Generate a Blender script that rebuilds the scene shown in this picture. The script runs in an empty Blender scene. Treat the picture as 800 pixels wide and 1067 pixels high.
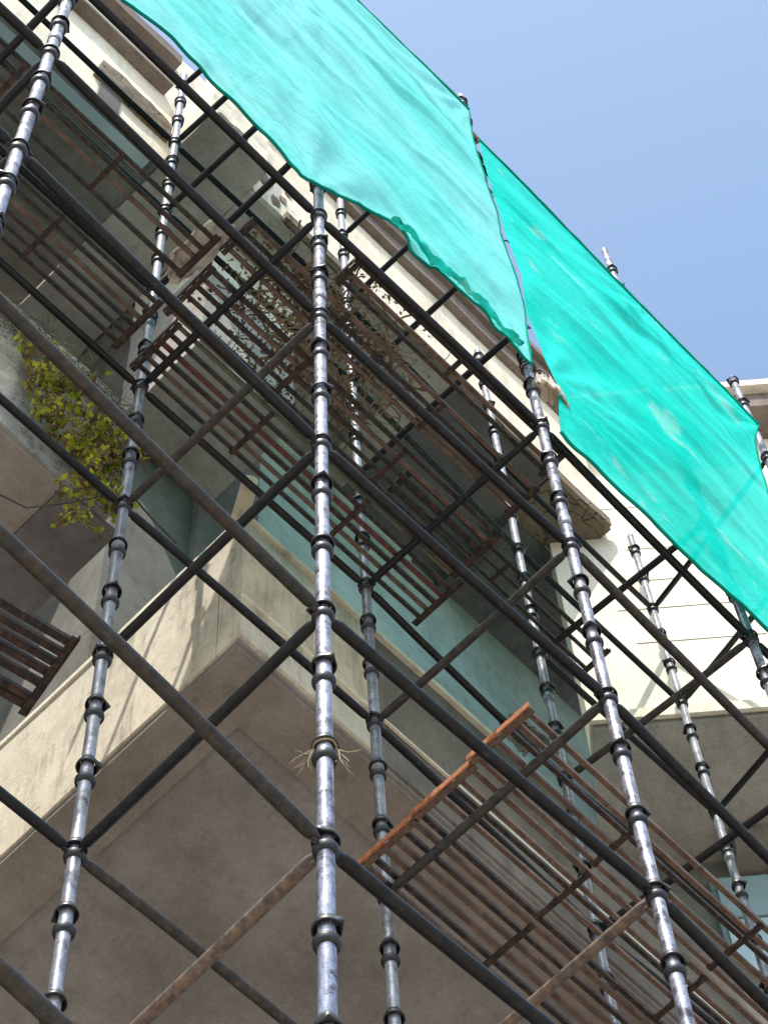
import bpy, bmesh, math, random
from mathutils import Vector, Matrix, noise
random.seed(11)
C = bpy.context.scene.collection
GZ = 9.5                      # scaffold level zero stands 9.5 m above the street
V = Vector
def w(x, y, z): return V((x, y, z + GZ))

# ------------------------------------------------------------------ materials
def new_mat(name):
    m = bpy.data.materials.new(name); m.use_nodes = True
    nt = m.node_tree; nt.nodes.clear()
    return m, nt
def nd(nt, t, **k):
    n = nt.nodes.new(t)
    for a, b in k.items():
        if a in n.inputs: n.inputs[a].default_value = b
        else: setattr(n, a, b)
    return n
def ramp(nt, fac, stops):
    r = nd(nt, 'ShaderNodeValToRGB'); cr = r.color_ramp
    while len(cr.elements) < len(stops): cr.elements.new(.5)
    for e, (p, c) in zip(cr.elements, stops):
        e.position = p; e.color = (*c, 1) if len(c) == 3 else c
    nt.links.new(fac, r.inputs[0]); return r.outputs[0]
def mix(nt, fac, a, b, mode='MIX'):
    m = nd(nt, 'ShaderNodeMix', data_type='RGBA', blend_type=mode)
    for s, i in ((fac, 0), (a, 6), (b, 7)):
        if hasattr(s, 'links'): nt.links.new(s, m.inputs[i])
        elif i == 0: m.inputs[0].default_value = s
        else: m.inputs[i].default_value = (*s, 1)
    return m.outputs[2]
def noise_tex(nt, scale, detail=6, rough=.6, stretch=None, co='Object'):
    tc = nd(nt, 'ShaderNodeTexCoord'); src = tc.outputs[co]
    if stretch:
        mp = nd(nt, 'ShaderNodeMapping'); mp.inputs['Scale'].default_value = stretch
        nt.links.new(src, mp.inputs[0]); src = mp.outputs[0]
    n = nd(nt, 'ShaderNodeTexNoise', Scale=scale, Detail=detail, Roughness=rough)
    nt.links.new(src, n.inputs['Vector']); return n.outputs[0]
def finish(nt, col, rough=.8, metal=0., bump=None, bstr=.3, bdist=.01, spec=.5):
    p = nd(nt, 'ShaderNodeBsdfPrincipled'); o = nd(nt, 'ShaderNodeOutputMaterial')
    if hasattr(col, 'links'): nt.links.new(col, p.inputs['Base Color'])
    else: p.inputs['Base Color'].default_value = (*col, 1)
    if hasattr(rough, 'links'): nt.links.new(rough, p.inputs['Roughness'])
    else: p.inputs['Roughness'].default_value = rough
    if hasattr(metal, 'links'): nt.links.new(metal, p.inputs['Metallic'])
    else: p.inputs['Metallic'].default_value = metal
    p.inputs['Specular IOR Level'].default_value = spec
    if bump is not None:
        b = nd(nt, 'ShaderNodeBump', Strength=bstr, Distance=bdist)
        nt.links.new(bump, b.inputs['Height']); nt.links.new(b.outputs[0], p.inputs['Normal'])
    nt.links.new(p.outputs[0], o.inputs[0]); return p

def plaster(name, base, stain, dark, amt=.55, streak=.5, bst=.35, cracks=False, grime=.62):
    m, nt = new_mat(name)
    n1 = noise_tex(nt, 1.3, 8, .65); n2 = noise_tex(nt, 9, 8, .7)
    n3 = noise_tex(nt, 3.0, 7, .7, (2.6, 2.6, .35)); n4 = noise_tex(nt, 60, 4, .6)
    f1 = ramp(nt, n1, [(.38, (0, 0, 0)), (.68, (1, 1, 1))])
    c = mix(nt, f1, base, stain)
    f3 = ramp(nt, n3, [(.52, (0, 0, 0)), (.74, (streak,) * 3)])
    c = mix(nt, f3, c, dark)
    f2 = ramp(nt, n2, [(.56, (0, 0, 0)), (.72, (amt,) * 3)])
    c = mix(nt, f2, c, dark)
    g = ramp(nt, n4, [(.3, (.86, .86, .86)), (.7, (1.06, 1.06, 1.06))])
    c = mix(nt, 1., c, g, 'MULTIPLY')
    n6 = noise_tex(nt, .55, 9, .75, (1.4, 1.4, .8)); c = mix(nt, 1., c, ramp(nt, n6, [(.35, (grime, grime * .97, grime * .93)), (.62, (1.08, 1.08, 1.08))]), 'MULTIPLY')
    n7 = noise_tex(nt, 5.5, 9, .72); c = mix(nt, ramp(nt, n7, [(.60, (0, 0, 0)), (.615, (amt * .6,) * 3)]), c, tuple(min(.85, v * .7) for v in base))
    if cracks:
        tc = nd(nt, 'ShaderNodeTexCoord'); vo = nd(nt, 'ShaderNodeTexVoronoi', feature='DISTANCE_TO_EDGE', Scale=1.7)
        add = nd(nt, 'ShaderNodeVectorMath', operation='MULTIPLY_ADD')
        nn = nd(nt, 'ShaderNodeTexNoise', Scale=2.5, Detail=5)
        nt.links.new(tc.outputs['Object'], nn.inputs['Vector'])
        nt.links.new(nn.outputs[1], add.inputs[0]); add.inputs[1].default_value = (.7, .7, .7)
        nt.links.new(tc.outputs['Object'], add.inputs[2]); nt.links.new(add.outputs[0], vo.inputs['Vector'])
        fc = ramp(nt, vo.outputs[0], [(.0, (1, 1, 1)), (.018, (0, 0, 0))])
        c = mix(nt, fc, c, tuple(v * .35 for v in dark))
    h = mix(nt, .5, n2, n4)
    finish(nt, c, .9, 0, h, bst, .012, .25)
    return m

M = {}
M['cream'] = plaster('cream_plaster', (.80, .71, .56), (.66, .58, .45), (.22, .185, .14), .60, .85, grime=.74)
M['pale'] = plaster('pale_plaster', (.90, .81, .66), (.80, .70, .55), (.24, .20, .16), .40, .5, grime=.86)
M['wing'] = plaster('wing_plaster', (.93, .82, .68), (.90, .79, .64), (.66, .56, .44), .15, .25, .15, False, .93)
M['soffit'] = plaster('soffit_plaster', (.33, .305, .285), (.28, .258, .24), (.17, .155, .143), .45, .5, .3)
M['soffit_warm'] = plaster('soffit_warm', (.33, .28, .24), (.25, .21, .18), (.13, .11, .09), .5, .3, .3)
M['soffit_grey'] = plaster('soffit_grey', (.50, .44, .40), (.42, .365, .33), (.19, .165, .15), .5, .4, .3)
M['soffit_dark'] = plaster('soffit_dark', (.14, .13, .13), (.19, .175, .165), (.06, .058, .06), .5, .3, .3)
M['rubble'] = plaster('spalled_concrete', (.30, .235, .17), (.19, .14, .10), (.07, .055, .04), .8, .5, .9, True)
M['weathered'] = plaster('weathered_fascia', (.40, .39, .36), (.15, .15, .135), (.04, .04, .033), .9, .8, .9)
M['greenwall'] = plaster('green_wash_wall', (.47, .60, .53), (.37, .49, .43), (.20, .27, .235), .35, .5, .2)
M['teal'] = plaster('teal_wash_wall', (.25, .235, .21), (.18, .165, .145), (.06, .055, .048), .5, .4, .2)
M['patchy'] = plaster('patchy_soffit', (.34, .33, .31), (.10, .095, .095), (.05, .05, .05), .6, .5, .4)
M['brown'] = plaster('net_shaded_plaster', (.27, .235, .20), (.20, .17, .145), (.10, .085, .07), .5, .6, .4)  # net's shadow on the front parapet is painted in as this darker brown
M['cornice'] = plaster('cornice_plaster', (.26, .21, .18), (.19, .155, .135), (.08, .065, .055), .6, .6, .6)

def paint_metal(name, base, rust, amt, rough, metal, lo=.5, spec=.5):
    m, nt = new_mat(name)
    n1 = noise_tex(nt, 14, 8, .75); n2 = noise_tex(nt, 70, 5, .7); n3 = noise_tex(nt, 28, 5, .7, (1, 1, .25))
    f = ramp(nt, n1, [(lo, (0, 0, 0)), (lo + .14, (amt,) * 3)])
    c = mix(nt, f, base, rust)
    g = ramp(nt, n3, [(.32, (.42, .42, .42)), (.6, (1.2, 1.2, 1.2))])
    c = mix(nt, 1., c, g, 'MULTIPLY')
    n5 = noise_tex(nt, 22, 9, .8); c = mix(nt, ramp(nt, n5, [(.60, (0, 0, 0)), (.66, (.5,) * 3)]), c, tuple(min(.6, v * 2.2 + .05) for v in base))
    n6 = noise_tex(nt, 45, 6, .8); c = mix(nt, ramp(nt, n6, [(.64, (0, 0, 0)), (.70, (.8,) * 3)]), c, rust)
    r = ramp(nt, n2, [(.3, (rough - .1,) * 3), (.7, (min(1, rough + .2),) * 3)])
    finish(nt, c, r, metal, n2, .25, .003, spec)
    return m
M['pole'] = paint_metal('worn_grey_pole_paint', (.43, .42, .50), (.05, .043, .045), .9, .27, .55, .47, .6)
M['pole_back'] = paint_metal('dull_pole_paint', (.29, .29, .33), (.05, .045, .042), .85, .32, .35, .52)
M['cup'] = paint_metal('black_cup_paint', (.022, .021, .025), (.06, .04, .03), .5, .35, .1, .57)
M['ledger'] = paint_metal('black_ledger_paint', (.009, .0085, .010), (.026, .019, .015), .8, .34, .0, .53, .30)
M['ledger_grey'] = paint_metal('faded_ledger_paint', (.036, .032, .029), (.060, .040, .028), .8, .42, .0, .48, .35)
M['ledger_brown'] = paint_metal('rusty_ledger_paint', (.13, .095, .075), (.20, .115, .07), .8, .6, .1, .46, .5)
M['slat'] = paint_metal('dark_slat_rust', (.028, .019, .016), (.075, .04, .027), .8, .5, .0, .46, .3)
M['rust'] = paint_metal('orange_rust', (.40, .14, .055), (.20, .075, .035), .8, .75, 0, .48, .3)
M['rustbar'] = paint_metal('rusted_bar', (.15, .092, .068), (.05, .032, .024), .9, .6, 0, .48, .3)
M['redslat'] = paint_metal('red_paint_slat', (.12, .03, .025), (.06, .03, .02), .9, .6, 0, .52, .4)
M['greenslat'] = paint_metal('green_paint_slat', (.09, .10, .06), (.06, .04, .03), .9, .6, 0, .5, .4)
M['rope'] = plaster('jute_rope', (.45, .36, .24), (.32, .25, .16), (.15, .11, .07), .4, .2, .5)
M['cloth'] = plaster('crumpled_cloth', (.78, .70, .60), (.62, .54, .46), (.28, .23, .19), .4, .3, .4)
M['plastic'] = plaster('crumpled_plastic', (.34, .35, .33), (.24, .25, .24), (.08, .085, .08), .6, .3, .4)
M['black'] = paint_metal('dark_recess', (.02, .02, .022), (.03, .03, .03), .3, .8, 0)
M['wire'] = paint_metal('wire', (.05, .045, .04), (.1, .06, .04), .5, .6, .2)
M['frame'] = paint_metal('window_frame_paint', (.20, .25, .26), (.12, .14, .14), .5, .5, 0)
M['dry'] = plaster('dry_twigs', (.30, .23, .14), (.20, .15, .09), (.10, .07, .045), .6, .3, .3)

def net_mat(name, light, deep, tr, vscale, dust=.0):
    m, nt = new_mat(name)
    tc = nd(nt, 'ShaderNodeTexCoord')
    # woven cloth: broad doubled-over bands running along the sheet, small crinkles and dust
    b = nd(nt, 'ShaderNodeTexNoise', Scale=.9, Detail=6, Roughness=.5)
    mp = nd(nt, 'ShaderNodeMapping'); mp.inputs['Scale'].default_value = (.8, 1, vscale * .8)
    mp.inputs['Rotation'].default_value = (0, math.radians(4), 0)
    nt.links.new(tc.outputs['Object'], mp.inputs[0]); nt.links.new(mp.outputs[0], b.inputs['Vector'])
    f = ramp(nt, b.outputs[0], [(.40, (0, 0, 0)), (.66, (1, 1, 1))])
    c = mix(nt, f, light, deep)
    n2 = noise_tex(nt, 5, 8, .7, (.6, 1, 1.6)); g = ramp(nt, n2, [(.3, (.78, .82, .82)), (.7, (1.1, 1.07, 1.07))])
    c = mix(nt, 1., c, g, 'MULTIPLY')
    n9 = noise_tex(nt, 1.6, 5, .6); c = mix(nt, ramp(nt, n9, [(.60, (0, 0, 0)), (.64, (dust,) * 3)]), c, (.40, .80, .72))
    wv = nd(nt, 'ShaderNodeTexNoise', Scale=220, Detail=2); nt.links.new(tc.outputs['Object'], wv.inputs['Vector'])
    g2 = ramp(nt, wv.outputs[0], [(.3, (.85, .85, .85)), (.7, (1.08, 1.08, 1.08))])
    c = mix(nt, 1., c, g2, 'MULTIPLY')
    bp = nd(nt, 'ShaderNodeBump', Strength=.6, Distance=.02)
    n3 = noise_tex(nt, 26, 7, .7, (.8, 1, 1.1)); nt.links.new(n3, bp.inputs['Height'])
    d = nd(nt, 'ShaderNodeBsdfDiffuse'); t = nd(nt, 'ShaderNodeBsdfTranslucent'); x = nd(nt, 'ShaderNodeBsdfTransparent')
    nt.links.new(c, d.inputs[0]); nt.links.new(bp.outputs[0], d.inputs['Normal'])
    nt.links.new(c, t.inputs[0]); nt.links.new(bp.outputs[0], t.inputs['Normal'])
    m1 = nd(nt, 'ShaderNodeMixShader'); m1.inputs[0].default_value = .13
    nt.links.new(d.outputs[0], m1.inputs[1]); nt.links.new(t.outputs[0], m1.inputs[2])
    m2 = nd(nt, 'ShaderNodeMixShader'); x.inputs[0].default_value = (.9, 1, .99, 1)
    fr = ramp(nt, f, [(0, (tr,) * 3), (1, (tr * .45,) * 3)])
    nt.links.new(fr, m2.inputs[0]); nt.links.new(m1.outputs[0], m2.inputs[1]); nt.links.new(x.outputs[0], m2.inputs[2])
    o = nd(nt, 'ShaderNodeOutputMaterial'); nt.links.new(m2.outputs[0], o.inputs[0])
    return m
M['net_light'] = net_mat('pale_green_netting', (.32, .94, .91), (.20, .90, .83), .08, 1.1)
M['net_deep'] = net_mat('deep_green_netting', (.05, .86, .74), (.008, .73, .59), .04, 1.0, .45)
M['net_hem'] = net_mat('netting_hem', (.01, .40, .29), (.01, .28, .21), .0, 3)

def leaf_mat(name, a, b):
    m, nt = new_mat(name)
    oi = nd(nt, 'ShaderNodeTexNoise', Scale=7, Detail=3); tc = nd(nt, 'ShaderNodeTexCoord')
    nt.links.new(tc.outputs['Object'], oi.inputs['Vector'])
    c = mix(nt, ramp(nt, oi.outputs[0], [(.4, (0, 0, 0)), (.6, (1, 1, 1))]), a, b)
    d = nd(nt, 'ShaderNodeBsdfDiffuse'); t = nd(nt, 'ShaderNodeBsdfTranslucent')
    nt.links.new(c, d.inputs[0]); nt.links.new(c, t.inputs[0])
    m1 = nd(nt, 'ShaderNodeMixShader'); m1.inputs[0].default_value = .5
    nt.links.new(d.outputs[0], m1.inputs[1]); nt.links.new(t.outputs[0], m1.inputs[2])
    o = nd(nt, 'ShaderNodeOutputMaterial'); nt.links.new(m1.outputs[0], o.inputs[0]); return m
M['leaf'] = leaf_mat('vine_leaf', (.20, .26, .03), (.60, .58, .07))
M['leaf_dry'] = leaf_mat('dry_leaf', (.14, .10, .055), (.24, .17, .10))

M['cloth'] = leaf_mat('thin_cloth', (.92, .84, .76), (.78, .68, .60))
# glass
m, nt = new_mat('window_glass')
n = noise_tex(nt, 2, 3); c = ramp(nt, n, [(.3, (.30, .42, .46)), (.7, (.42, .54, .58))])
finish(nt, c, .12, 0, None, spec=.8); M['glass'] = m
m, nt = new_mat('frosted_glass'); n = noise_tex(nt, 3, 3); c = ramp(nt, n, [(.3, (.45, .60, .68)), (.7, (.60, .74, .80))]); finish(nt, c, .3, 0, None, spec=.6); M['pane_light'] = m
m, nt = new_mat('asphalt'); n1 = noise_tex(nt, 2, 8, .7); n2 = noise_tex(nt, 90, 4, .7)
c = mix(nt, ramp(nt, n1, [(.35, (0, 0, 0)), (.7, (1, 1, 1))]), (.30, .275, .24), (.40, .37, .32)); finish(nt, c, .92, 0, n2, .5, .01, .3); M['asphalt'] = m
m, nt = new_mat('paving'); n1 = noise_tex(nt, 3, 8, .7); n2 = noise_tex(nt, 60, 4, .7)
c = mix(nt, ramp(nt, n1, [(.35, (0, 0, 0)), (.7, (1, 1, 1))]), (.52, .47, .40), (.43, .385, .33)); finish(nt, c, .9, 0, n2, .4, .01, .3); M['paving'] = m

# ------------------------------------------------------------------ mesh helpers
def link(name, me, mat, parent=None):
    o = bpy.data.objects.new(name, me); C.objects.link(o)
    for mm in (mat if isinstance(mat, (list, tuple)) else [mat]):
        if mm and mm.name not in [x.name for x in me.materials if x]: me.materials.append(mm)
    if parent: o.parent = parent; o.matrix_parent_inverse = Matrix.Translation(parent.location).inverted() if False else Matrix()
    return o
def tag(o, label=None, cat=None, group=None, kind=None):
    if label: o['label'] = label
    if cat: o['category'] = cat
    if group: o['group'] = group
    if kind: o['kind'] = kind
    return o
def empty(name, label, cat, group=None, loc=(0, 0, 0)):
    o = bpy.data.objects.new(name, None); C.objects.link(o); o.location = loc
    return tag(o, label, cat, group)
class MB:
    def __init__(s, org=(0, 0, 0)): s.v = []; s.f = []; s.mi = []; s.o = V(org)
    def quadbox(s, lo, hi, mi=0):
        x0, y0, z0 = lo; x1, y1, z1 = hi
        s.hexa([(x0, y0, z0), (x1, y0, z0), (x1, y1, z0), (x0, y1, z0), (x0, y0, z1), (x1, y0, z1), (x1, y1, z1), (x0, y1, z1)], mi)
    def hexa(s, p, mi=0):
        b = len(s.v); s.v += [V(a) for a in p]
        for q in ((0, 3, 2, 1), (4, 5, 6, 7), (0, 1, 5, 4), (1, 2, 6, 5), (2, 3, 7, 6), (3, 0, 4, 7)):
            s.f.append([b + i for i in q]); s.mi.append(mi)
    def bar(s, a, b, wd, ht, mi=0, up=(0, 0, 1)):
        a = V(a); b = V(b); d = (b - a).normalized(); sd = d.cross(V(up)).normalized() * wd / 2; u = sd.cross(d).normalized() * ht / 2
        s.hexa([a - sd - u, a + sd - u, b + sd - u, b - sd - u, a - sd + u, a + sd + u, b + sd + u, b - sd + u], mi)
    def tube(s, pts, r, n=12, mi=0, cap=True):
        pts = [V(p) for p in pts]; rs = r if isinstance(r, (list, tuple)) else [r] * len(pts)
        ring = []; prev = None
        for i, p in enumerate(pts):
            d = (pts[min(i + 1, len(pts) - 1)] - pts[max(i - 1, 0)]).normalized()
            if prev is None:
                a = d.orthogonal().normalized()
            else: a = (prev - d * prev.dot(d)).normalized()
            prev = a; b = d.cross(a); st = len(s.v)
            for k in range(n):
                t = 2 * math.pi * k / n; s.v.append(p + (a * math.cos(t) + b * math.sin(t)) * rs[i])
            ring.append(st)
        for i in range(len(pts) - 1):
            for k in range(n):
                s.f.append([ring[i] + k, ring[i] + (k + 1) % n, ring[i + 1] + (k + 1) % n, ring[i + 1] + k]); s.mi.append(mi)
        if cap:
            s.f.append([ring[0] + k for k in range(n)][::-1]); s.mi.append(mi)
            s.f.append([ring[-1] + k for k in range(n)]); s.mi.append(mi)
    def mesh(s, name, smooth=False, bevel=0):
        me = bpy.data.meshes.new(name)
        me.from_pydata([tuple(v - s.o) for v in s.v], [], s.f); me.update()
        for p, k in zip(me.polygons, s.mi):
            p.material_index = k; p.use_smooth = smooth
        bm = bmesh.new(); bm.from_mesh(me); bmesh.ops.recalc_face_normals(bm, faces=bm.faces)
        if bevel: bmesh.ops.bevel(bm, geom=bm.edges[:], offset=bevel, segments=2, affect='EDGES')
        bm.to_mesh(me); bm.free(); return me
    def build(s, name, mat, parent=None, smooth=False, bevel=0, loc=None):
        me = s.mesh(name, smooth, bevel)
        for mm in (mat if isinstance(mat, (list, tuple)) else [mat]): me.materials.append(mm)
        o = bpy.data.objects.new(name, me); C.objects.link(o)
        if parent: o.parent = parent; o.location = s.o - parent.location if loc is None else loc
        else: o.location = s.o if loc is None else loc
        return o

# ------------------------------------------------------------------ scaffold poles
LV = 1.5
#        x      y     tilt x   tilt y   z off   z step   row, short name, top level
POLE = {
 'A': (-1.592, -.005, -.0045, .0114, .006, -.0060, 'corner pole', 'thick grey front scaffold pole crossing the top left corner', 7.3),
 'C': (.015, .005, .0102, -.0007, -.009, .0066, 'central pole', 'thick upright scaffold pole in the centre, tied to the torn corner of the net', 7.25),
 'D': (1.574, -.002, .0016, .0074, .004, -.0018, 'net-gap pole', 'front scaffold pole standing in the gap between the two green nets', 7.52),
 'G': (3.188, .036, -.0166, .0041, -.029, .0105, 'under-net pole', 'scaffold pole topping the deep green net midway and emerging under its lower edge', 7.33),
 'I': (4.40, .0, -.004, .0, 0, 0, 'far right pole', 'scaffold pole at the far right, at the end of the deep green net', 7.02),
 'B': (.007, 1.248, -.0079, -.0007, -.001, -.0046, 'vine-side pole', 'slim back scaffold pole left of centre, rising past the vine', 7.2),
 'E': (1.568, 1.231, -.0051, .0019, .005, .0024, 'dark middle pole', 'dark back scaffold pole just right of the thick central pole', 7.6),
 'F': (3.117, 1.284, -.0059, .0065, .005, .0014, 'green-wall pole', 'thin back scaffold pole in front of the green wall, with crumpled plastic beside it', 7.5),
 'H': (4.638, 1.268, .0126, .0189, .065, -.0189, 'cream-wall pole', 'thin back scaffold pole in front of the bright cream wall', 6.9),
}
def node(n, l):
    if n == 'Z': a = node('A', l); return V((a.x - 1.58, a.y - .01, a.z))
    if n == 'X': a = node('B', l); return V((a.x - 1.585, a.y, a.z))
    p = POLE[n]; k = l - 3
    return w(p[0] + p[2] * k, p[1] + p[3] * k, l * LV + p[4] + p[5] * k)
def lathe(prof, n=24, lug=None):
    mb = MB()
    for i, (r, z) in enumerate(prof):
        for k in range(n):
            t = 2 * math.pi * k / n; rr = r
            if lug and lug[0] <= i <= lug[1]:
                d = abs((t + math.pi) % (2 * math.pi) - math.pi); rr += max(0, 1 - d / .35) * .014
            mb.v.append(V((rr * math.cos(t), rr * math.sin(t), z)))
    for i in range(len(prof) - 1):
        for k in range(n): mb.f.append([i * n + k, i * n + (k + 1) % n, (i + 1) * n + (k + 1) % n, (i + 1) * n + k]); mb.mi.append(0)
    return mb.mesh('cup', True)
R0 = .0268
lower_me = lathe([(R0, -.020), (R0 + .004, -.020), (R0 + .010, -.008), (R0 + .0125, .004), (R0 + .012, .010), (R0 + .008, .010), (R0 + .005, 0), (R0, -.004)])
upper_me = lathe([(R0 + .001, .03), (R0 + .005, .027), (R0 + .009, .014), (R0 + .013, .004), (R0 + .0155, -.010), (R0 + .014, -.016), (R0 + .010, -.015), (R0 + .007, 0), (R0 + .001, .006)], lug=(2, 5))
for me in (lower_me, upper_me): me.materials.append(M['cup'])
for pn, P in POLE.items():
    front = pn in 'ACDGI'
    base = node(pn, 0); bot = node(pn, -GZ / LV); bot = V((base.x - P[2] * GZ / LV, base.y - P[3] * GZ / LV, 0.0))
    top = node(pn, P[8])
    root = empty('scaffold_pole', P[7], 'scaffold pole', 'upright poles of the scaffold', loc=bot)
    mb = MB(bot); d = top - bot; L = d.length; dn = d.normalized()
    k = 0.0
    # standards of 3 m with a wider spigot sleeve at each joint
    mb.tube([bot + dn * .01, top], R0 - .0015 if front else R0 - .002, 24)
    mb.build('tube', M['pole'] if front else M['pole_back'], root, True)
    for jz in ((-3, 2.15, 4.65) if front else (-2.2, 1.7, 3.6)):
        a = node(pn, jz)
        if a.z < 3: continue
        m2 = MB(a); m2.tube([a, a + dn * .10], R0 + .003, 20); m2.build('sleeve', M['pole'] if front else M['pole_back'], root, True)
    mb = MB(bot); mb.quadbox((bot.x - .075, bot.y - .075, .0), (bot.x + .075, bot.y + .075, .01)); mb.build('base_plate', M['cup'], root, bevel=.001)
    q = dn.to_track_quat('Z', 'Y')
    for i in range(-18, int(P[8] * 3) + 1):
        l = i / 3; a = node(pn, l)
        if (top - a).dot(dn) < .03 or a.z < .3: continue
        isn = (i % 3 == 0)
        lo = bpy.data.objects.new('lower_cup', lower_me); C.objects.link(lo); lo.parent = root
        off = -.03 if isn else 0
        lo.location = a + dn * off - bot; lo.rotation_mode = 'QUATERNION'; lo.rotation_quaternion = q
        gap = .036 if isn else random.choice([.09, .105, .12, .13, .08])
        up = bpy.data.objects.new('locking_cup', upper_me); C.objects.link(up); up.parent = root
        if (top - a).dot(dn) < gap + .03: gap = .036
        up.location = a + dn * gap - bot; up.rotation_mode = 'QUATERNION'
        from mathutils import Quaternion, Euler
        up.rotation_quaternion = q @ Euler((random.uniform(-.10, .10) * (0 if isn else 1), random.uniform(-.10, .10) * (0 if isn else 1), random.uniform(0, 6.28))).to_quaternion()

# ------------------------------------------------------------------ ledgers and transoms
ORD = ['lowest', 'second', 'third', 'fourth', 'fifth', 'sixth', 'seventh', 'eighth', 'ninth', 'tenth']
def beam(kind, a, b, r, mat, label, group):
    d = (b - a).normalized(); up = V((0, 0, 1)); s = R0 + .002
    p0 = a + d * s; p1 = b - d * s
    mid = (p0 + p1) / 2; sag = V((random.gauss(0, .003), random.gauss(0, .003), -.003 + random.gauss(0, .009)))
    mb = MB(p0)
    mb.tube([p0, p0 + d * .012, p0 + d * .035, p0 + d * .06] + [p0.lerp(p1, t) + sag * (1 - (2 * t - 1) ** 2) for t in (.2, .35, .5, .65, .8)] + [p1 - d * .06, p1 - d * .035, p1 - d * .012, p1],
            [r * .55, r * .62, r * .97, r] + [r] * 5 + [r, r * .97, r * .62, r * .55], 16)
    root = mb.build(kind, mat, None, True)
    tag(root, label, 'scaffold tube', group)
    # forged blades that sit in the cups
    for e, sg in ((p0, 1), (p1, -1)):
        m2 = MB(e); m2.bar(e - d * sg * .003 + V((0, 0, -.0)), e + d * sg * .03, .012, .062); o = m2.build('end_blade', mat, root, bevel=.002)
        o.location = e - root.location
    return root
LEDG = {  # front and back ledgers along the facade, bottom to top
 ('A', 'C'): [-2.2, -1, 0, 1, 2, 3, 6.667], ('C', 'D'): [-2, -1, 0, 1, 2, 3, 6.667], ('D', 'G'): [-1, 0, 1, 2, 3, 6.333], ('G', 'I'): [1, 2, 3, 6.333],
 ('Z', 'A'): [1, 2, 3], ('X', 'B'): [0, 2, 3, 4, 5, 6], ('B', 'E'): [0, 2, 3, 5, 6], ('E', 'F'): [0, 2, 3, 5, 6], ('F', 'H'): [2, 3, 4, 5, 6],  # fourth X-B ledger is unseen, added to cast shadow on the balcony side
}
NM = {k: v[6] for k, v in POLE.items()}
for (a, b), ls in LEDG.items():
    for i, l in enumerate(ls):
        back = a in 'XBEF'
        mt = M['ledger']; r = .0225
        if (a, b, l) in (('A', 'C', 0), ('D', 'G', 2), ('A', 'C', -1), ('B', 'E', 0), ('E', 'F', 5), ('G', 'I', 2), ('A', 'C', -2.2)): mt = M['ledger_grey']
        if a in 'Z': desc = f'{ORD[i]} of the ledgers leaving the left edge from the corner pole'
        elif a == 'X': desc = f'{ORD[i]} of the ledgers leaving the left edge from the vine-side pole'
        else: desc = f'{ORD[i]} ledger of those between the {NM[a]} and the {NM[b]}'
        desc = ('faded grey ' if mt is M['ledger_grey'] else 'black ') + desc
        beam('ledger', node(a, l), node(b, l), r if not back else .0205, mt, desc, 'horizontal scaffold ledgers')
TRAN = {('C', 'B'): [-1, 0, 1, 2, 3, 4, 5, 6, 7], ('D', 'E'): [-1, 0, 1, 2, 3, 4, 5, 6, 7], ('G', 'F'): [1, 2, 3, 4], ('I', 'H'): [4, 5, 6], ('A', 'X'): [1, 2, 3]}
for (a, b), ls in TRAN.items():
    for i, l in enumerate(ls):
        mt = M['ledger']
        if (a, l) in (('D', 0), ('C', -1)): mt = M['ledger_brown']
        if (a, l) in (('C', 2), ('D', 2), ('G', 3), ('I', 5), ('D', 1)): mt = M['ledger_grey']
        where = 'corner pole off the left edge' if a == 'A' else f'{NM[a]} to the {NM[b]}'
        desc = f'{ORD[i]} cross tube from the {where}'
        desc = {M['ledger_brown'].name: 'rusty brown ', M['ledger_grey'].name: 'grey '}.get(mt.name, 'black ') + desc
        beam('transom', node(a, l), node(b, l), .0205, mt, desc, 'cross tubes between front and back poles')

# ------------------------------------------------------------------ slatted steel planks
def plank(x0, x1, y0, z, n, label, bars=6, dy=.057, cross=.68, mats=None, endrust=False, rz=0, bw=0):
    org = w(x0, y0, z); root = empty('slatted_plank', label, 'scaffold plank', 'slatted steel planks of the scaffold decks', loc=org)
    root.rotation_euler = (0, 0, rz)
    L = x1 - x0; W = dy * (bars - 1)
    def B(mbfun, name, mat, bev=.0015):
        mb = MB((0, 0, 0)); mbfun(mb); o = mb.build(name, mat, root, bevel=bev, loc=(0, 0, 0)); return o
    for i in range(bars):
        if rz == 0 and i not in (0, bars - 1) and random.random() < .05: continue
        yy = i * dy + random.uniform(-.008, .008); wob = random.uniform(-.010, .010)
        mt = mats[i % len(mats)] if mats else random.choice([M['slat'], M['slat'], M['rustbar']])
        wd = random.uniform(.018, .023) + bw
        B(lambda mb: mb.bar((0, yy, .02), (L, yy + wob, .02 + random.uniform(-.003, .003)), wd, .032), 'slat', mt)
    k = 0; x = 0
    nx = max(1, round(L / cross))
    for k in range(nx + 1):
        x = L * k / nx
        end = k in (0, nx)
        if end:
            mt = M['rust'] if (endrust and k == 0) else M['slat']
            def f(mb):
                s = 1 if k == 0 else -1
                mb.quadbox((x - .004, -.03, -.006), (x + .004, W + .03, .034))
                pass
            B(f, 'end_angle', mt)
            s = 1 if k == 0 else -1
            B(lambda mb: mb.quadbox((min(x + s * .006, x + s * .034), -.03, -.010), (max(x + s * .006, x + s * .034), W + .03, -.004)), 'end_flange', M['rustbar'] if endrust and k == 0 else M['slat'])
        else:
            B(lambda mb: mb.quadbox((x - .014, -.012, -.006), (x + .014, W + .012, .008)), 'cross_bar', M['slat'])
    return root
T = .030
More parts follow.
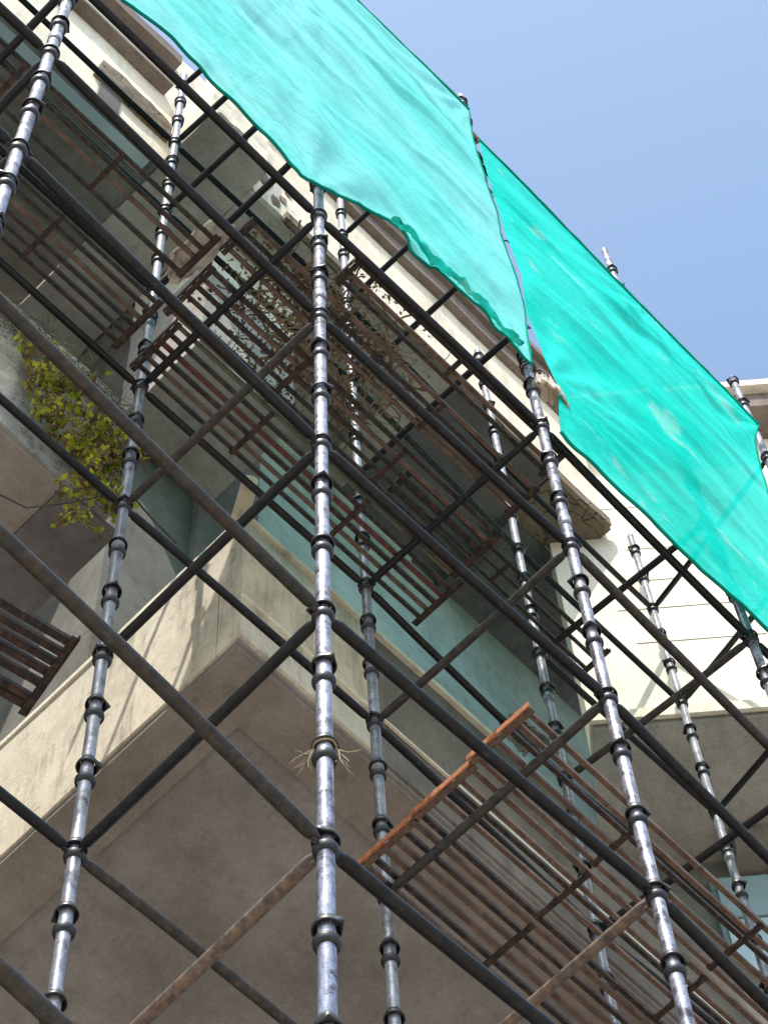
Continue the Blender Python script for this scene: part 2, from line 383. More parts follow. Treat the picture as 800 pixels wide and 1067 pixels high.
# lower deck, level one, right-hand bays
plank(1.41, 2.84 + .72, .93, 1.5 + T, 3, 'rusty slatted plank of the lower deck with orange end, nearest the wall', mats=[M['rustbar'], M['slat'], M['rustbar']], endrust=True)
plank(1.40, 2.84 + .70, .595, 1.5 + T, 3, 'rusty slatted plank of the lower deck, middle one of three', mats=[M['rustbar'], M['rustbar'], M['slat']], endrust=True)
plank(1.38, 2.84 + .68, .26, 1.5 + T, 3, 'slatted plank of the lower deck with red-brown end, nearest the street', endrust=True)
plank(3.60, 5.6, .93, 1.5 + T, 3, 'slatted plank at the bottom right, continuing the lower deck, nearest the wall')
plank(3.62, 5.6, .595, 1.5 + T, 3, 'slatted plank at the bottom right, continuing the lower deck, second from the wall')
# upper deck, level three
plank(-.10, 1.92, .90, 4.5 + T, 3, 'slatted plank of the upper deck with faded red and rust coloured bars, nearest the wall', mats=[M['greenslat'], M['slat'], M['redslat'], M['slat'], M['rustbar'], M['slat']])
plank(-.18, 1.87, .575, 4.5 + T, 3, 'dark slatted plank, second from the wall on the upper central deck')
plank(-.20, 1.82, .27, 4.5 + T, 3, 'dark slatted plank, third from the wall on the upper central deck', bars=4)
plank(.30, 1.78, .045, 4.5 + T, 3, 'narrow slatted plank of the upper central deck, nearest the street', bars=3)
plank(-2.15, -.21, .88, 4.5 + T, 3, 'slatted plank of the upper left deck, nearest the wall')
plank(-2.10, -.24, .45, 4.5 + T, 3, 'slatted plank of the upper left deck, nearest the street', bars=4, dy=.075)
plank(-3.2, -1.75, .50, 3.0 + T, 3, 'slatted plank in the top left corner behind the front pole', bars=5)
plank(1.75, 3.4, 1.02, 6.0 + T, 3, 'short slatted plank high beside the thin right back pole', bars=3, dy=.07)
# skewed grille between scaffold and wall at the left edge
plank(-1.25, -.06, 1.52, 1.54, 3, 'dark slatted plank lying skewed on the balcony edge at the left side', bars=7, dy=.058, bw=.012, mats=[M['slat']], rz=math.radians(-11))

# ------------------------------------------------------------------ green debris nets
def interp(pts, t):
    for (x0, z0), (x1, z1) in zip(pts, pts[1:]):
        if t <= x1: return z0 + (z1 - z0) * (0 if x1 == x0 else max(0, (t - x0)) / (x1 - x0))
    return pts[-1][1]
def sheet(name, botp, topp, lx, rx, mat, label, amp, seed, nu=210, nv=120, anchors=(), y0=-.066, creases=((.82, .05), (.66, .035), (.45, .03), (.27, .02))):
    """lx/rx: (z,x) polylines of the left and right edges"""
    mb = MB((0, 0, 0)); grid = []
    for j in range(nv + 1):
        v = j / nv
        for i in range(nu + 1):
            u = i / nu
            zb = interp(botp, u); zt = interp(topp, u); z = zb + (zt - zb) * v
            xl = interp(lx, z) if lx else 0; xr = interp(rx, z)
            x = xl + (xr - xl) * u
            P = V((x, 0, z))
            # folds run along the sheet and fan out from the tied corners
            f = noise.noise(V((x * .8 + seed, z * 1.6, seed))) * .09 + noise.noise(V((x * 2.2, z * 4.5, seed + 3))) * .022
            f += noise.noise(V((x * 5.5 + seed, z * 9 + x * 4, seed))) * .009 * (1 + 2.6 / (1 + math.exp((x - .1) * 6)))
            f += noise.noise(V((x * 13, z * 40, seed + 9))) * .0035
            hold = 1.
            for (ax, az, rr) in anchors:
                dd = math.hypot(x - ax, z - az); hold = min(hold, dd / rr)
                ang = math.atan2(z - az, x - ax)
                f += math.exp(-dd / (rr * 1.6)) * math.sin(ang * 17 + seed) * .035 * min(1, dd / .12)
            for vv, dp in creases:
                f -= dp * math.exp(-((v - vv - .03 * math.sin(x * 1.7 + vv * 9)) / .010) ** 2)
            edge = min(1, u / .05, (1 - u) / .05, (1 - v) / .05)
            y = y0 - abs(amp * .6 * math.sin(math.pi * min(1, v)) * math.sin(math.pi * u)) + amp * f * 6 * min(1, .25 + edge) * min(1, hold)
            mb.v.append(w(x, min(y, -.052), z))
    n = nu + 1
    for j in range(nv):
        for i in range(nu):
            mb.f.append([j * n + i, j * n + i + 1, (j + 1) * n + i + 1, (j + 1) * n + i]); mb.mi.append(0)
    me = bpy.data.meshes.new(name); me.from_pydata([tuple(v) for v in mb.v], [], mb.f)
    for p in me.polygons: p.use_smooth = True
    me.materials.append(mat)
    o = bpy.data.objects.new(name, me); C.objects.link(o); tag(o, label, 'safety net')
    return o, mb.v, n, nu, nv
b1 = [(-3.2, 4.70), (-1.35, 4.67), (-1.04, 4.71), (-.72, 4.69), (-.4, 4.66), (-.11, 4.56), (.03, 4.72), (.16, 4.92), (.31, 5.12), (.45, 5.26), (.60, 5.34), (.66, 5.27), (.72, 5.17), (.85, 5.24), (.95, 5.33), (1.13, 5.30), (1.27, 5.20), (1.45, 5.20), (1.60, 5.15)]
def unit(pts, x0, x1): return [((x - x0) / (x1 - x0), z) for x, z in pts]
bj = []
for k in range(181):
    t = k / 180; x = -3.2 + 4.80 * t; z = interp(b1, x)
    if x > .2: z += noise.noise(V((x * 14, 2, 0))) * .035 + noise.noise(V((x * 45, 7, 0))) * .014
    bj.append((t, z))
net1, v1, n1, nu1, nv1 = sheet('safety_net', bj, [(0, 10.2), (.74, 10.25), (.87, 10.30), (1, 10.36)], [(4, -3.2), (11, -3.2)],
    [(4.9, 1.50), (5.3, 1.52), (6.0, 1.56), (6.8, 1.58), (7.5, 1.51), (8.0, 1.53), (9.1, 1.47), (10.0, 1.47), (10.6, 1.50)],
    M['net_light'], 'pale turquoise torn net sheet, the larger one at upper left, with ragged lower edge', .085, 3.3,
    anchors=((-.10, 4.6, .8), (1.5, 5.2, .5), (1.5, 10.4, .5)))
b2 = unit([(1.60, 4.45), (1.87, 4.45), (2.39, 4.44), (3.18, 4.42), (3.72, 4.40)], 1.60, 3.72)
net2, v2, n2, nu2, nv2 = sheet('safety_net', b2, unit([(1.58, 9.66), (1.66, 9.66), (2.11, 9.60), (2.8, 9.52), (3.2, 9.50), (3.9, 9.46), (4.36, 9.40)], 1.58, 4.36),
    [(4.4, 1.635), (5.0, 1.70), (5.3, 1.73), (5.6, 1.66), (6.2, 1.60), (7.0, 1.64), (7.6, 1.57), (8.2, 1.555), (9.0, 1.535), (9.9, 1.525), (10.4, 1.53)],
    [(4.4, 3.72), (6.8, 3.9), (7.73, 4.0), (8.15, 4.04), (8.77, 4.13), (9.4, 4.32), (9.7, 4.36)], M['net_deep'],
    'deep green net sheet on the right, stretched taut between the ledgers', .075, 8.1, anchors=((1.65, 5.3, .6), (3.2, 9.56, .7), (4.36, 9.4, .6)), y0=-.062)
# hems: the rolled dark edge of each sheet
def hem(net, pts, r, label=None):
    mb = MB((0, 0, 0)); mb.tube([p + V((0, -.004, 0)) + V((0, noise.noise(p * 9) * .006, noise.noise(p * 11) * .006)) for p in pts], r, 6)
    o = mb.build('hem', M['net_hem'], net, True); o.location = (0, 0, 0); return o
hem(net1, [v1[i] for i in range(0, nu1 + 1, 1)], .009)
hem(net1, [v1[nv1 * n1 + i] for i in range(0, nu1 + 1, 2)], .010)
hem(net1, [v1[j * n1 + nu1] for j in range(0, nv1 + 1, 2)], .005)
hem(net2, [v2[nv2 * n2 + i] for i in range(0, nu2 + 1, 2)], .012)
hem(net2, [v2[i] for i in range(0, nu2 + 1, 2)], .010)
hem(net2, [v2[j * n2 + nu2] for j in range(0, nv2 + 1, 2)], .006)
# torn folded flap hanging along the lower edge of the pale sheet
mb = MB((0, 0, 0)); cnt = 60
for i in range(cnt + 1):
    t = i / cnt; x = .45 + .95 * t; z = interp(b1, x)
    hgt = .34 * max(.08, noise.noise(V((x * 5, 1.5, 0))) * 1.9 + .12) * math.sin(math.pi * min(1, max(.05, t)))
    for j in range(6):
        q = j / 5
        mb.v.append(w(x + noise.noise(V((x * 20, q * 3, 0))) * .03, -.085 - .03 * math.sin(q * 3) + noise.noise(V((x * 18, q * 4, 5))) * .03, z - .01 + hgt * q))
for i in range(cnt):
    for j in range(5): mb.f.append([i * 6 + j, (i + 1) * 6 + j, (i + 1) * 6 + j + 1, i * 6 + j + 1]); mb.mi.append(0)
o = mb.build('folded_flap', M['net_deep'], net1, True); o.location = (0, 0, 0)
# ties around the middle pole
for k, l in enumerate((3.55, 4.0, 5.1, 5.75, 6.3, 6.65)):
    p = node('D', l); mb = MB(p)
    pts = []
    for i in range(26):
        a = i / 25 * 4 * math.pi; pts.append(p + V((math.cos(a) * (.038 + .006 * math.sin(a * 1.7)), math.sin(a) * .038 - .004, i * .0035 + .02 * math.sin(a + k))))
    pts += [p + V((.05, -.05, .03)), p + V((.10 * (-1) ** k, -.062, -.03 - .02 * k % .05)), p + V((.13 * (-1) ** k, -.065, -.07))]
    mb.tube(pts, .0055, 6)
    tag(mb.build('rope_tie', M['rope'] if k % 2 else M['wire'], None, True), ['lowest', 'second', 'third', 'fourth', 'fifth', 'topmost'][k] + ' of the rope ties lashing the nets to the pole between them', 'rope tie', 'ties on the pole between the nets')
p = node('C', 3.42); mb = MB(p); pts = []
for i in range(40):
    a = i / 39 * 6 * math.pi; pts.append(p + V((math.cos(a) * .04, math.sin(a) * .042, (i - 20) * .0025)))
mb.tube(pts, .007, 6); tag(mb.build('rope_tie', M['wire'], None, True), 'dark tie fixing the low corner of the pale net to the central pole', 'rope tie')

# ------------------------------------------------------------------ main building
bld = empty('old_building', 'old cream plastered building with stained balconies behind the scaffold', 'building', loc=(0, 0, 0))
def bpart(name, mat, fn, parent=None, bevel=0, label=None):
    mb = MB((0, 0, 0)); fn(mb)
    for i, v in enumerate(mb.v): mb.v[i] = V((v.x, v.y, v.z + GZ))
    o = mb.build(name, mat, parent or bld, bevel=bevel); o.location = (0, 0, 0)
    if label: o['label'] = label
    return o
def rough_box(mb, lo, hi, amp=.008, step=.12, seed=0):
    """box with gently uneven faces"""
    b = bmesh.new()
    x0, y0, z0 = lo; x1, y1, z1 = hi
    def face(o, u, v, nu, nv):
        st = len(mb.v)
        for j in range(nv + 1):
            for i in range(nu + 1):
                p = V(o) + V(u) * (i / nu) + V(v) * (j / nv)
                q = p + noise.noise_vector(p * 1.9 + V((seed, 0, 0))) * amp + noise.noise_vector(p * 9 + V((seed, 0, 0))) * amp * .35
                mb.v.append(q)
        for j in range(nv):
            for i in range(nu):
                a = st + j * (nu + 1) + i; mb.f.append([a, a + 1, a + nu + 2, a + nu + 1]); mb.mi.append(0)
    dx, dy, dz = x1 - x0, y1 - y0, z1 - z0
    nx, ny, nz = [max(1, min(90, int(d / step))) for d in (dx, dy, dz)]
    face((x0, y0, z0), (dx, 0, 0), (0, 0, dz), nx, nz); face((x1, y1, z0), (-dx, 0, 0), (0, 0, dz), nx, nz)
    face((x0, y1, z0), (0, -dy, 0), (0, 0, dz), ny, nz); face((x1, y0, z0), (0, dy, 0), (0, 0, dz), ny, nz)
    face((x0, y1, z0), (dx, 0, 0), (0, -dy, 0), nx, ny); face((x0, y0, z1), (dx, 0, 0), (0, dy, 0), nx, ny)
    b.free()
# walls of the building
bpart('wall', M['greenwall'], lambda mb: mb.quadbox((2.203, 2.75, 3.62), (6.2, 6.2, 10.74)), label='pale green washed wall under the big eave')
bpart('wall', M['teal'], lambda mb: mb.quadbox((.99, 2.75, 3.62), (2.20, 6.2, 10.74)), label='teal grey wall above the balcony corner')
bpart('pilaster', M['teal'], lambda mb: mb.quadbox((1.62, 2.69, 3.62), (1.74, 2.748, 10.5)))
bpart('wall', M['soffit_warm'], lambda mb: mb.quadbox((-7, 6.2, -GZ + .01), (9, 6.6, 3.44)))
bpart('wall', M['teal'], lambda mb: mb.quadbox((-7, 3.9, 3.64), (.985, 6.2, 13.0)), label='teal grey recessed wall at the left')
# the big right-hand balcony
bal = bpart('balcony', M['cream'], lambda mb: rough_box(mb, (.96, 1.5, 3.47), (1.90, 1.66, 4.83), .006), label='big balcony with sunlit cream end and grey underside')
bpart('side_parapet', M['cream'], lambda mb: rough_box(mb, (.962, 1.665, 3.47), (1.12, 6.19, 4.83), .006, seed=4), bal)
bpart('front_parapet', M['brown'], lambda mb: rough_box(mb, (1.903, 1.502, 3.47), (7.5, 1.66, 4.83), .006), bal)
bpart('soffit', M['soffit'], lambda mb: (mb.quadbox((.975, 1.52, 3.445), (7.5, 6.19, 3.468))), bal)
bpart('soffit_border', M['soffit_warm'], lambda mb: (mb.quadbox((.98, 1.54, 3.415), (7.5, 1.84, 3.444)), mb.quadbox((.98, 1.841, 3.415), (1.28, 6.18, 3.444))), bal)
bpart('coping', M['pale'], lambda mb: (rough_box(mb, (.945, 1.475, 4.832), (7.5, 1.70, 4.88), .006), rough_box(mb, (.947, 1.705, 4.832), (1.14, 6.1, 4.88), .006, seed=2)), bal)
bpart('moulding', M['pale'], lambda mb: (mb.quadbox((.955, 1.484, 3.87), (7.5, 1.499, 3.895))), bal)
# drain spout poking from the balcony corner
bpart('drain_spout', M['pale'], lambda mb: mb.tube([V((1.0, 1.6, 4.98)), V((.90, 1.42, 4.97)), V((.86, 1.36, 4.95))], .045, 14), bal)
# left balcony
ball = bpart('balcony', M['weathered'], lambda mb: rough_box(mb, (-7, 1.5, 3.50), (.12, 1.66, 4.98), .022), label='weathered left balcony overgrown by a vine')
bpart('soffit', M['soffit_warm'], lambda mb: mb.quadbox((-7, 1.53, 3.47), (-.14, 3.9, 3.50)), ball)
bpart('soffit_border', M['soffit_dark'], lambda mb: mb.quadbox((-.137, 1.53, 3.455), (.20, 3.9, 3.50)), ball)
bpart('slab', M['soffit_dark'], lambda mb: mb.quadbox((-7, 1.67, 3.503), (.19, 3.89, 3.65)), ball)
bpart('soffit_hole', M['black'], lambda mb: mb.quadbox((-.62, 1.78, 3.455), (-.46, 1.90, 3.468)), ball)
# upper storey eave of the right part: soffit, front band, cornice
eav = bpart('eave', M['pale'], lambda mb: rough_box(mb, (.90, 1.5, 10.80), (4.62, 1.7, 12.55), .008), label='bright upper storey band with broken cornice')
bpart('pier', M['pale'], lambda mb: rough_box(mb, (.87, 1.9, 9.9), (1.72, 2.685, 10.74), .012, .06), eav)
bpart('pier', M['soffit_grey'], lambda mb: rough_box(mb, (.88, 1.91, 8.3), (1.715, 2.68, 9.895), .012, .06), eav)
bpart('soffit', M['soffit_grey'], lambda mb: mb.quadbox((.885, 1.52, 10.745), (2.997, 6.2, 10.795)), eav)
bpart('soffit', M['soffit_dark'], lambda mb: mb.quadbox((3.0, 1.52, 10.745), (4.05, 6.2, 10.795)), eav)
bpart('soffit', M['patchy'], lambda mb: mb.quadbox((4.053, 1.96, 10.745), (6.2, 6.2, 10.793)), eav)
bpart('soffit', M['rubble'], lambda mb: rough_box(mb, (4.055, 1.5, 10.745), (4.70, 1.955, 10.795), .02, .05), eav, label='spalled brown concrete patch of the eave')
# broken plaster holes on the band
for (hx, hz, hr) in ((1.02, 11.3, .10), (1.12, 11.0, .07), (1.25, 11.5, .06), (.98, 11.75, .07), (1.2, 11.2, .05)):
    def hole(mb, hx=hx, hz=hz, hr=hr):
        st = len(mb.v); n = 18; mb.v.append(V((hx, 1.489, hz)))
        for k in range(n):
            a = 2 * math.pi * k / n; r = hr * (1 + .5 * noise.noise(V((math.cos(a) * 1.5 + hx * 9, math.sin(a) * 1.5, hz)))); mb.v.append(V((hx + r * math.cos(a) * .7, 1.488, hz + r * math.sin(a) * 1.6)))
        for k in range(n): mb.f.append([st, st + 1 + k, st + 1 + (k + 1) % n]); mb.mi.append(0)
    bpart('plaster_hole', M['rubble'], hole, eav)
# protruding slab left of the band, and the recessed eave at far left
bpart('parapet', M['pale'], lambda mb: rough_box(mb, (.31, 1.31, 10.905), (.87, 1.45, 12.3), .03, .05), eav)
lb = bpart('upper_balcony', M['soffit_grey'], lambda mb: rough_box(mb, (.30, 1.30, 10.76), (.88, 6.2, 10.90), .016, .06), label='grey balcony slab seen from below')
bpart('soffit', M['soffit_grey'], lambda mb: mb.quadbox((.30, 1.78, 10.70), (.86, 6.2, 10.745)), lb)
bpart('stain_patch', M['rubble'], lambda mb: rough_box(mb, (.36, 1.285, 10.80), (.62, 1.50, 10.96), .05, .03), lb)
lf = bpart('upper_wall', M['pale'], lambda mb: rough_box(mb, (-7, 1.80, 10.80), (.87, 2.0, 13.9), .010), label='cream upper wall in the top left corner')
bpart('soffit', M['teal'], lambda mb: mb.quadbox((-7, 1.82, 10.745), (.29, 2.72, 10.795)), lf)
bpart('soffit', M['soffit_warm'], lambda mb: mb.quadbox((-7, 2.723, 10.745), (.29, 3.9, 10.793)), lf)
bpart('glass_strip', M['glass'], lambda mb: mb.quadbox((-1.3, 1.86, 10.725), (.22, 1.98, 10.743)), lf)
bpart('broken_moulding', M['rubble'], lambda mb: rough_box(mb, (-.42, 1.735, 11.25), (.28, 1.798, 11.55), .028, .03), lf)
bpart('dark_reveal', M['soffit_dark'], lambda mb: mb.quadbox((-.36, 1.785, 10.81), (-.16, 1.797, 11.2)), lf)
bpart('cornice', M['cornice'], lambda mb: (mb.quadbox((-7, 1.69, 12.4), (.2, 1.798, 12.46)), rough_box(mb, (-7, 1.70, 13.3), (.25, 1.797, 13.5), .012)), lf)
bpart('drip_moulding', M['rubble'], lambda mb: rough_box(mb, (1.2, 1.46, 10.70), (4.66, 1.499, 10.84), .014, .04), eav)
bpart('cornice', M['cornice'], lambda mb: (rough_box(mb, (.90, 1.43, 12.56), (4.75, 1.9, 12.80), .012), rough_box(mb, (.86, 1.38, 12.81), (4.80, 1.9, 13.02), .012), rough_box(mb, (.8, 1.32, 13.03), (4.86, 1.9, 13.16), .012)), eav)
# soffit details: beams and patches
bpart('soffit_beam', M['soffit_grey'], lambda mb: mb.quadbox((2.70, 1.72, 10.60), (2.80, 2.749, 10.742)), eav)
bpart('soffit_beam', M['soffit_dark'], lambda mb: mb.quadbox((4.05, 1.98, 10.60), (4.15, 2.749, 10.742)), eav)
bpart('string_course', M['greenwall'], lambda mb: mb.quadbox((.995, 2.66, 10.42), (3.7, 2.749, 10.50)))
bpart('roof_slab', M['soffit_grey'], lambda mb: mb.quadbox((-7, 2.75, 13.2), (6, 6.2, 13.5)))
# ------------------------------------------------------------------ chamfered corner building at the right
h = V((.76, .65, 0)).normalized(); t = V((h.y, -h.x, 0))
wg = empty('corner_building', 'bright cream corner building with scored wall at the right', 'building', loc=(0, 0, 0))
def wpart(name, mat, d0, d1, s0, s1, z0, z1, parent=None, bevel=0, label=None):
    def P(d, s, z): q = h * d + t * s; return V((q.x, q.y, z + GZ))
    mb = MB((0, 0, 0)); mb.hexa([P(d0, s0, z0), P(d0, s1, z0), P(d1, s1, z0), P(d1, s0, z0), P(d0, s0, z1), P(d0, s1, z1), P(d1, s1, z1), P(d1, s0, z1)])
    o = mb.build(name, mat, parent or wg, bevel=bevel); o.location = (0, 0, 0)
    if label: o['label'] = label
    return o
D0 = 4.62
wpart('wall', M['wing'], D0, D0 + .25, 1.45, 9, 7.79, 12.5)
wpart('drip_edge', M['pale'], D0 - .03, D0 - .002, 1.45, 9, 7.76, 7.88)
wpart('soffit', M['soffit_grey'], D0 + .02, 7.2, 1.47, 9, 7.72, 7.785)
wpart('cornice', M['cornice'], D0 - .30, D0 + .25, .9, 9, 12.505, 12.78)
wpart('coping', M['pale'], D0 - .38, D0 + .25, .9, 9, 12.785, 12.9)
lw = wpart('wall', M['teal'], 5.72, 6.1, 1.47, 9, -GZ + .01, 7.715)
wpart('arch_beam', M['soffit_warm'], 5.45, 5.70, 2.36, 9, 7.45, 7.715)
for z in (8.9, 9.45, 9.93, 10.5, 11.3):
    wpart('scored_groove', M['cornice'], D0 - .0035, D0 - .0015, 1.75 + (z * 7 % 1) * .5, 2.25 + (z * 13 % 1) * .8, z, z + .007)
wf = wpart('window', M['frame'], 5.66, 5.716, 2.16, 3.2, 6.2, 7.42); wpart('pane', M['glass'], 5.645, 5.658, 2.20, 3.16, 6.9, 7.38, wf); wpart('pane', M['pane_light'], 5.645, 5.658, 2.20, 3.16, 6.25, 6.86, wf)

# ------------------------------------------------------------------ vegetation
def leaf(mb, p, size, mi=0, dirn=None):
    a = V((random.gauss(0, 1), random.gauss(0, 1), random.gauss(0, .7))).normalized(); b = a.orthogonal().normalized()
    b = Matrix.Rotation(random.uniform(0, 6.28), 3, a) @ b
    s = len(mb.v); c = a.cross(b)
    mb.v += [p, p + b * size * .5 + a * size * .38 + c * size * .08, p + b * size * 1.1, p + b * size * .5 - a * size * .38 + c * size * .08]
    mb.f.append([s, s + 1, s + 2, s + 3]); mb.mi.append(mi)
vine = empty('vine', 'yellow-green vine hanging over the weathered left balcony edge', 'vine', loc=w(-.3, 1.45, 4.6))
mbL = MB(vine.location); mbS = MB(vine.location)
CL = [(-.52, 4.20, .9), (-.46, 4.10, .8), (-.38, 3.98, 1), (-.30, 3.82, 1.1), (-.22, 3.72, 1.1), (-.14, 3.66, 1.2), (-.05, 3.60, 1.2), (.02, 3.52, 1), (-.10, 3.98, 1.2), (-.02, 4.15, .9), (-.20, 4.2, .9), (-.12, 3.35, .8), (-.14, 3.05, .6), (-.16, 2.75, .35), (.05, 3.85, .9), (-.34, 4.5, .5)]
for cx, cz, dn_ in CL:
    for s_ in range(int(5.5 * dn_)):
        p = w(cx + random.gauss(0, .03), 1.475, cz + random.gauss(0, .06)); pts = [p]; d = V((random.uniform(-.4, .4), -.5, random.uniform(-.6, .5)))
        for k in range(random.randint(5, 11)):
            d += V((random.gauss(0, .3), random.gauss(0, .2), random.gauss(-.15, .3))); d.normalize()
            q = pts[-1] + d * .032; q.y = min(1.465, max(1.26, q.y)); pts.append(q)
            for _ in range(5):
                leaf(mbL, q + V((random.gauss(0, .014), random.gauss(-.008, .012), random.gauss(0, .014))), random.uniform(.014, .044), 0 if random.random() < .52 else 1)
        mbS.tube(pts, .003, 5)
# dry grass along the parapet top
mbG = MB((0, 0, 0))
for s_ in range(420):
    x = random.uniform(-1.2, .12); p = w(x, 1.49, 4.72 + random.gauss(0, .14)); pts = [p]; d = V((random.gauss(0, .8), -.3, random.gauss(-.2, .6)))
    for k in range(4): d += V((random.gauss(0, .3), random.gauss(0, .2), random.gauss(-.1, .3))); d.normalize(); q = pts[-1] + d * .03; q.y = min(1.48, q.y); pts.append(q)
    mbG.tube(pts, [.0025, .002, .0016, .0012, .0006], 4)
for pts in ([(.02, 4.3), (.06, 4.1), (.03, 3.95), (.08, 3.8), (.06, 3.6), (.09, 3.45), (.07, 3.3)], [(-.35, 4.7), (-.30, 4.45), (-.38, 4.25), (-.30, 4.05), (-.22, 3.9)]):
    mbT = MB(vine.location); mbT.tube([w(x, 1.42, z) for x, z in pts], .006, 6); mbT.build('trailing_stem', M['dry'], vine, True)
    for x, z in pts:
        for _ in range(7): leaf(mbL, w(x + random.gauss(0, .03), 1.42 + random.gauss(0, .02), z + random.gauss(0, .03)), random.uniform(.014, .034), 0)
tag(mbG.build('dry_grass', M['dry'], None, True), 'dry grass and roots matted along the weathered left balcony', 'dry grass', kind='stuff')
mbL.build('leaves', [M['leaf'], M['leaf_dry']], vine); mbS.build('stems', M['dry'], vine, True)

# leaf litter and rubble lying on the upper deck
mb = MB((0, 0, 0))
for s in range(2400):
    x = .42 + random.gauss(0, .24); x = min(1.1, max(-.12, x)); y = min(.86, max(.30 if x < .32 else .08, .48 + random.gauss(0, .20)))
    leaf(mb, w(x, y, 4.572 + random.random() * .07), random.uniform(.010, .030))
for s in range(190):
    x = random.uniform(.05, 1.0); y = random.uniform(.2, .7); p = w(x, y, 4.585); pts = [p]; d = V((random.gauss(0, 1), random.gauss(0, 1), 0)).normalized()
    for k in range(8): d += V((random.gauss(0, .4), random.gauss(0, .4), random.gauss(0, .1))); d.normalize(); d.z *= .3; q = pts[-1] + d * .025; q.z = max(q.z, p.z - .008); pts.append(q)
    mb.tube(pts, random.uniform(.002, .006), 5)
tag(mb.build('leaf_litter', M['dry']), 'dry leaves and twigs caught on the slats of the upper deck', 'leaf litter', kind='stuff')

def crumple(name, label, cat, c, sx, sy, sz, mat, seed, n=26):
    mb = MB(c)
    for i in range(n + 1):
        for j in range(n + 1):
            u = i / n * 2 - 1; v = j / n * 2 - 1
            k = 1 - .3 * (u * u + v * v) / 2
            p = V((u * sx * k, v * sy * k, sz * (1 - u * u) * (1 - v * v)))
            nz = noise.noise_vector(V((u * 2.2 + seed, v * 2.2, seed))) * .5 + noise.noise_vector(V((u * 6, v * 6 + seed, seed))) * .22
            p += V((nz.x * sx * .5, nz.y * sy * .5, abs(nz.z) * sz * 1.3))
            p.z = max(p.z, 0)
            mb.v.append(c + p)
    for i in range(n):
        for j in range(n):
            a = i * (n + 1) + j; mb.f.append([a, a + 1, a + n + 2, a + n + 1]); mb.mi.append(0)
    o = mb.build(name, mat, None, True); tag(o, label, cat)
    sm = o.modifiers.new('thick', 'SOLIDIFY'); sm.thickness = .004
    return o
crumple('crumpled_cloth', 'crumpled pale cloth bundled on the left end of the upper deck', 'cloth', w(-.27, .56, 4.55), .09, .22, .12, M['cloth'], 2.2)
crumple('crumpled_sheet', 'grey crumpled plastic sheet caught beside the thin right-centre back pole', 'plastic sheet', w(2.82, 1.30, 4.62), .16, .10, .10, M['plastic'], 9.4)
# stained rag tied where the nets meet
crumple('crumpled_sack', 'cream sack stuffed in the hole where the two nets meet', 'sack', w(1.665, -.05, 5.0), .13, .05, .24, M['cloth'], 4.4)
# dry twigs tied on the central pole
tw = node('C', -.62); root = empty('dry_twig', 'frayed straw-coloured rope ends tied round the central pole near the bottom', 'rope', loc=tw)
mb = MB(tw)
for sgn in (-1, 1):
    for k in range(7):
        p = tw + V((sgn * .03 * .7, -sgn * .03 * .7, 0)); d = V((.45 * sgn, -.45 * sgn, -1.5 + random.uniform(-.5, .5))); pts = [p]
        for q in range(7): d += V((random.gauss(0, .18), random.gauss(0, .18), random.gauss(0, .18))); pts.append(pts[-1] + d.normalized() * .017)
        mb.tube(pts, [.0035, .003, .003, .0025, .002, .002, .0015, .001], 5)
pts = [tw + V((math.cos(a) * .034, math.sin(a) * .034, .004 * math.sin(3 * a))) for a in [i / 12 * math.pi for i in range(26)]]
mb.tube(pts, .004, 6); mb.build('strands', M['rope'], root, True)
# sagging wires
def wire(pts, r, label):
    mb = MB(V(pts[0])); P = [V(p) for p in pts]; out = []
    for i in range(len(P) - 1):
        for k in range(8): out.append(P[i].lerp(P[i + 1], k / 8) + V((0, 0, -.03 * math.sin(math.pi * k / 8))))
    out.append(P[-1]); mb.tube(out, r, 6); tag(mb.build('wire', M['wire'], None, True), label, 'wire')
wire([w(.10, 1.42, 3.75), w(.45, 1.40, 3.55)], .005, 'thin wire running from the vine to the balcony behind the left back pole')
wire([w(-1.4, 1.38, 2.0), w(-.4, 1.36, 2.5), w(.1, 1.4, 3.6)], .004, 'thin slanting wire at the left edge under the weathered balcony')

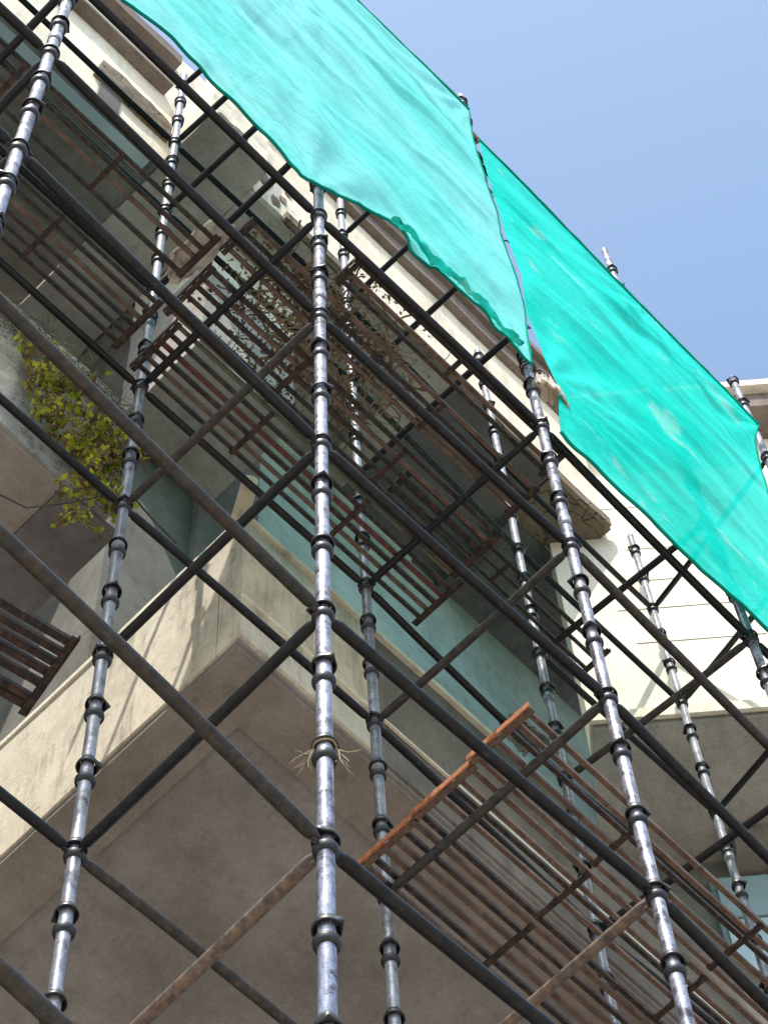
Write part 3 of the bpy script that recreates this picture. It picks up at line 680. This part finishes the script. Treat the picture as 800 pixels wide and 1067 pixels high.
# ------------------------------------------------------------------ street
mb = MB((0, 0, 0)); mb.v += [V((-400, -400, 0)), V((400, -400, 0)), V((400, 400, 0)), V((-400, 400, 0))]; mb.f.append([0, 1, 2, 3]); mb.mi.append(0)
tag(mb.build('ground', M['asphalt']), kind='structure').location.z = -.012
mb = MB((0, 0, 0)); mb.quadbox((-60, -1.2, -.2), (60, 6.15, -.006)); tag(mb.build('pavement', M['paving']), kind='structure')

# ------------------------------------------------------------------ light, sky, camera
sd = V((.50, .295, -1.0)).normalized()
sun = bpy.data.lights.new('sun', 'SUN'); sun.energy = 5.0; sun.angle = math.radians(.3); sun.color = (1, .955, .89)
so = bpy.data.objects.new('sun', sun); C.objects.link(so); so.rotation_mode = 'QUATERNION'; so.rotation_quaternion = sd.to_track_quat('-Z', 'Y')
so.location = (-10, -10, 40)
wd = bpy.data.worlds.new('World'); bpy.context.scene.world = wd; wd.use_nodes = True; nt = wd.node_tree
bg = nt.nodes['Background']; sk = nt.nodes.new('ShaderNodeTexSky'); sk.sky_type = 'NISHITA'; sk.sun_disc = False
sk.sun_elevation = math.asin(-sd.z); sk.sun_rotation = math.atan2(-sd.x, -sd.y)
sk.air_density = 1.0; sk.dust_density = 2.5; sk.ozone_density = 1.0
gm = nt.nodes.new('ShaderNodeMix'); gm.data_type = 'RGBA'; gm.blend_type = 'MULTIPLY'; gm.inputs[0].default_value = 1
gm.inputs[7].default_value = (1.74, 1.94, 1.90, 1); nt.links.new(sk.outputs[0], gm.inputs[6]); nt.links.new(gm.outputs[2], bg.inputs[0]); bg.inputs[1].default_value = .15

R = V((.70303778, -.71048892, -.03071439)); U = V((-.64546872, -.65563712, .39180365)); F = V((.29850965, .25562759, .91953604))
cam = bpy.data.cameras.new('camera'); co = bpy.data.objects.new('camera', cam); C.objects.link(co)
mt = Matrix((R, U, -F)).transposed().to_4x4(); mt.translation = w(-2.69290831, -2.57950384, -7.91589762); co.matrix_world = mt
cam.sensor_fit = 'VERTICAL'; cam.sensor_height = 24; cam.lens = 2783.4 / 1067 * 24; cam.clip_start = .05; cam.clip_end = 2000
sc = bpy.context.scene; sc.camera = co
sc.view_settings.view_transform = 'Standard'; sc.view_settings.look = 'None'; sc.view_settings.exposure = 0
sc.render.resolution_x = 767; sc.render.resolution_y = 1024
